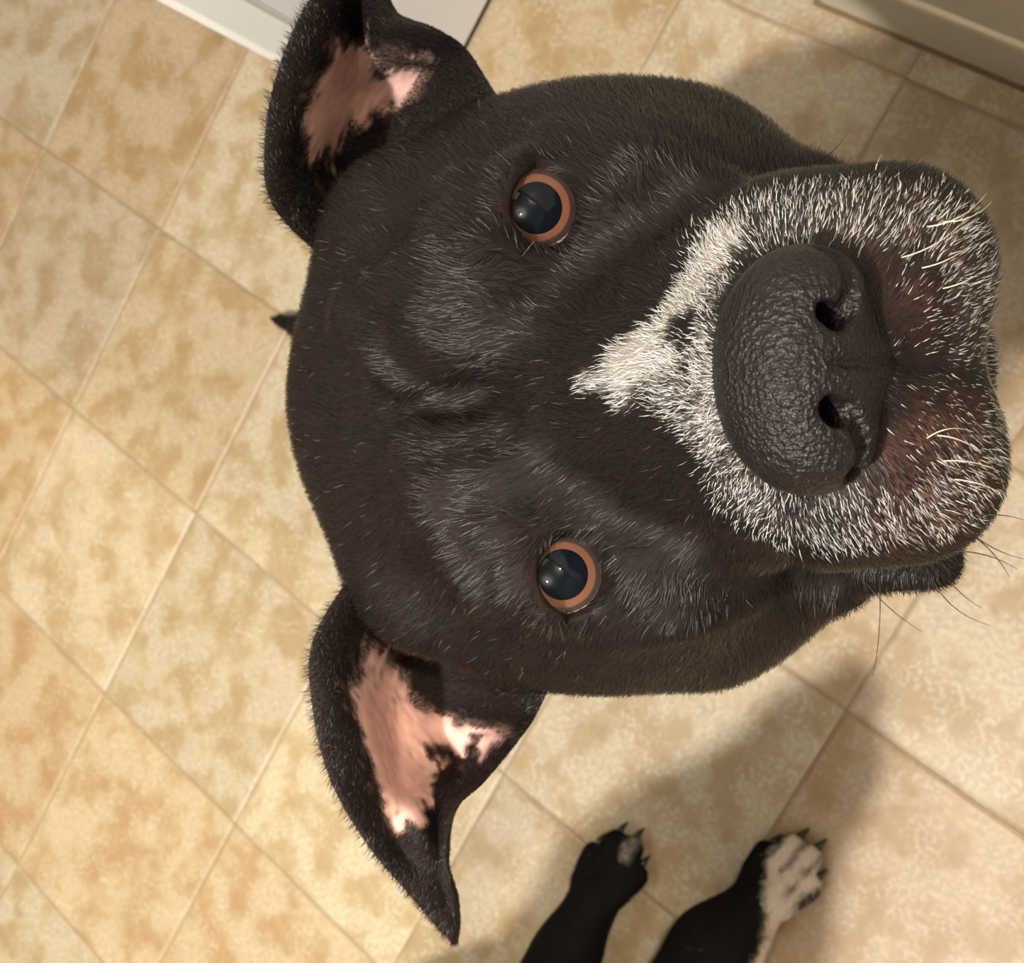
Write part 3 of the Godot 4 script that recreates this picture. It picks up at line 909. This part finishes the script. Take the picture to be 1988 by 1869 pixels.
func whiskers(dog: Node3D):
	var dark := mat(Color(0.10, 0.08, 0.06), 0.4)
	var pale := mat(Color(0.85, 0.80, 0.70), 0.35)
	# root pixel, tip pixel, sideways bow in pixels, pale or not
	for w in [
		[1705, 1100, 1695, 1312, 8, 0], [1672, 1120, 1790, 1226, -8, 0], [1800, 1100, 1922, 1214, -22, 0], [1850, 1070, 1975, 1105, 10, 0],
		[1880, 1030, 1988, 1085, -8, 0], [1900, 1000, 1990, 1010, 5, 0], [1890, 1040, 1960, 1120, 6, 0], [1830, 1110, 1905, 1180, -6, 0],
		[1590, 310, 1642, 262, -6, 0], [1760, 330, 1800, 282, -4, 0], [1700, 330, 1712, 300, 2, 1],
		[1800, 440, 1915, 376, -14, 1], [1830, 430, 1925, 392, -12, 1], [1750, 500, 1880, 420, -12, 1], [1790, 520, 1890, 470, -8, 1], [1830, 560, 1915, 520, -6, 1],
		[1820, 845, 1905, 880, 8, 1], [1830, 895, 1940, 915, 8, 1], [1800, 850, 1890, 838, 12, 1], [1850, 930, 1950, 960, 6, 1]]:
		var a := head_hit(w[0], w[1])
		var root_ := hw(a)
		var depth := -(cam_basis.transposed() * (root_ - cam_at)).z
		var away: Vector2 = (Vector2(w[2], w[3]) - Vector2(w[0], w[1])).orthogonal().normalized() * w[4]
		var pts := []
		for i in 9:
			var t := i / 8.0
			var px: Vector2 = Vector2(w[0], w[1]).lerp(Vector2(w[2], w[3]), t) + away * 4 * t * (1 - t)
			pts.append(at(px.x, px.y, depth - 0.004 * sin(t * PI) + 0.004 * t) - dog.position)
		put(dog, tube(pts, 0.00014, 0.00004), "whisker", pale if w[5] else dark)

func plain_skin(f: Field, lo: Vector3, hi: Vector3, cell: float, look: Callable):
	var m := nets(f, lo, hi, cell)
	var v: PackedVector3Array = m.v
	var col := PackedColorArray()
	var fur := PackedFloat32Array()
	var wt := PackedFloat32Array()
	for p in v:
		var l: Vector2 = look.call(p)
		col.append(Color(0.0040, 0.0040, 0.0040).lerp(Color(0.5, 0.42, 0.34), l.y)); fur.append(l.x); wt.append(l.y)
	add_skin(v, smooth_normals(v, m.i), m.i, col, fur, wt)

func second_dog():
	# a second black dog lying with its forelegs stretched towards the first; only the forelegs reach into the photograph
	clear_skin()
	var a1 := on_floor(1178, 1690, 0.020)
	var b1 := on_floor(1100, 1850, 0.028)
	var a2 := on_floor(1512, 1700, 0.020)
	var b2 := on_floor(1390, 1850, 0.028)
	var along := ((b1 - a1).normalized() + (b2 - a2).normalized())
	along.y = 0
	along = along.normalized()
	var side := along.cross(Vector3.UP)
	var mid := (b1 + b2) / 2 + along * 0.20
	mid.y = 0.13
	var root := thing("dog", "black dog with one white forepaw, lying with both forelegs stretched on the tiles", "dog", V(mid.x, 0, mid.z))
	var f := Field.new()
	var legs := [[a1, b1], [a2, b2]]
	var claws := []
	for l in legs:
		var a: Vector3 = l[0]
		var b: Vector3 = l[1]
		var d := (a - b).normalized()
		d.y = 0
		d = d.normalized()
		var sd := d.cross(Vector3.UP)
		var elbow: Vector3 = b + along * 0.13 + V(0, 0.02, 0)
		f.cap(a - d * 0.016, b, 0.0145, 0.017 if l == legs[0] else 0.022, 0.010)
		f.cap(b, elbow, 0.017 if l == legs[0] else 0.024, 0.03, 0.012)
		f.cap(elbow, mid + (elbow - mid).slide(along) * 0.6 + V(0, 0.02, 0), 0.035, 0.06, 0.03)
		for t in [[-0.0145, 0.002, 0.0082], [-0.0052, 0.014, 0.0088], [0.0052, 0.016, 0.0088], [0.0145, 0.004, 0.0082]]:
			var toe: Vector3 = a + sd * t[0] + d * t[1]
			toe.y = 0.0125
			f.cap(a + sd * t[0] * 0.75 - d * 0.012 + V(0, 0.002, 0), toe, 0.0066, t[2] * 0.84, 0.0008)
			claws.append([toe + d * 0.0065 + V(0, -0.0015, 0), toe + d * 0.0115 + V(0, -0.0065, 0)])
	var hips := mid + along * 0.38 + V(0, -0.01, 0)
	f.cap(mid, hips, 0.115, 0.10, 0.04)
	for s in [-1, 1]:
		var kn: Vector3 = hips + side * 0.11 * s - along * 0.05
		kn.y = 0.06
		f.cap(hips + side * 0.05 * s, kn, 0.08, 0.055, 0.03)
		var ft: Vector3 = kn + side * 0.02 * s - along * 0.10
		ft.y = 0.024
		f.cap(kn, ft, 0.03, 0.022, 0.02)
	var tl := hips + along * 0.36
	tl.y = 0.014
	f.cap(hips + along * 0.06, tl, 0.03, 0.008, 0.02)
	var neck := V(mid.x * 0.45 + 0.81 * 0.55, 0.26, mid.z - 0.10)
	f.cap(mid, neck, 0.09, 0.07, 0.04)
	var skull := V(0.80, 0.365, 0.235)
	f.cap(neck, skull, 0.066, 0.062, 0.03)
	f.cap(skull, skull + V(0.005, -0.02, -0.105), 0.05, 0.032, 0.03)
	for s in [-1, 1]:
		f.ell(skull + V(0.062 * s, 0.012, 0.022), V(0.011, 0.040, 0.024), 0.012, 0, Basis(V(0, 0, 1), 0.35 * s))   # hanging ears
	var d2 := (a2 - b2).normalized()
	var s2 := d2.cross(Vector3.UP)
	var d1 := (a1 - b1).normalized()
	var s1 := d1.cross(Vector3.UP)
	var look := func(p: Vector3) -> Vector2:
		var w := 0.0
		var nz := noise.get_noise_3dv(p * 900.0) * 0.006
		var q := p - a2
		var x := q.dot(s2) + nz
		var y := q.dot(d2) + nz
		if y > -0.075 and absf(x) < 0.05 and p.y < 0.06:
			w = smoothstep(0.0, 0.006, x * 0.8 + y * 0.55 + 0.008) * smoothstep(-0.075, -0.06, y)
			w *= 1.0 - smoothstep(0.006, 0.002, absf(x + 0.014)) * smoothstep(-0.005, 0.004, y)
			var gap := minf(absf(x - nz), minf(absf(x - nz - 0.0098), absf(x - nz + 0.0098)))      # shade of the toe gaps, painted as dark lines in the coat
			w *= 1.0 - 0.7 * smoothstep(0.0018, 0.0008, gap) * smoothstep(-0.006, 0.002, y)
			w *= 1.0 - 0.9 * smoothstep(0.0165, 0.0185, x) * smoothstep(-0.010, -0.004, y)
		q = p - a1
		x = q.dot(s1); y = q.dot(d1)
		if absf(x) < 0.05 and y > 0.010 and p.y < 0.06: w = maxf(w, smoothstep(0.005, 0.002, absf(x - 0.006)) * 0.25)
		return Vector2(3.0 if p.distance_to(a1) < 0.22 or p.distance_to(a2) < 0.22 else 12.0, w)
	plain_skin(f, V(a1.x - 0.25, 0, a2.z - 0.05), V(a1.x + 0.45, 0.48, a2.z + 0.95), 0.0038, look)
	stage("second dog %d" % sv.size())
	put(root, skin_mesh(root.position), "body", mat(Color.WHITE, 0.8, {"vertex_color_use_as_albedo": true, "metallic_specular": 0.2}))
	for s in [-1, 1]:
		var ball := SphereMesh.new()
		ball.radius = 0.010; ball.height = 0.020; ball.radial_segments = 24; ball.rings = 12
		put(root, ball, "eye", mat(Color(0.06, 0.035, 0.02), 0.08)).position = skull + V(0.030 * s, 0.030, -0.040) - root.position
	var tip := SphereMesh.new()
	tip.radius = 0.016; tip.height = 0.024; tip.radial_segments = 24; tip.rings = 12
	put(root, tip, "nose", mat(Color(0.08, 0.07, 0.07), 0.4)).position = skull + V(0.005, -0.010, -0.132) - root.position
	var horn := mat(Color(0.10, 0.08, 0.07), 0.4)
	for c in claws:
		put(root, tube([c[0] - root.position, (c[0] + c[1]) / 2 + V(0, 0.0015, 0) - root.position, c[1] - root.position], 0.0026, 0.0006), "claw", horn)
	var centre := mid
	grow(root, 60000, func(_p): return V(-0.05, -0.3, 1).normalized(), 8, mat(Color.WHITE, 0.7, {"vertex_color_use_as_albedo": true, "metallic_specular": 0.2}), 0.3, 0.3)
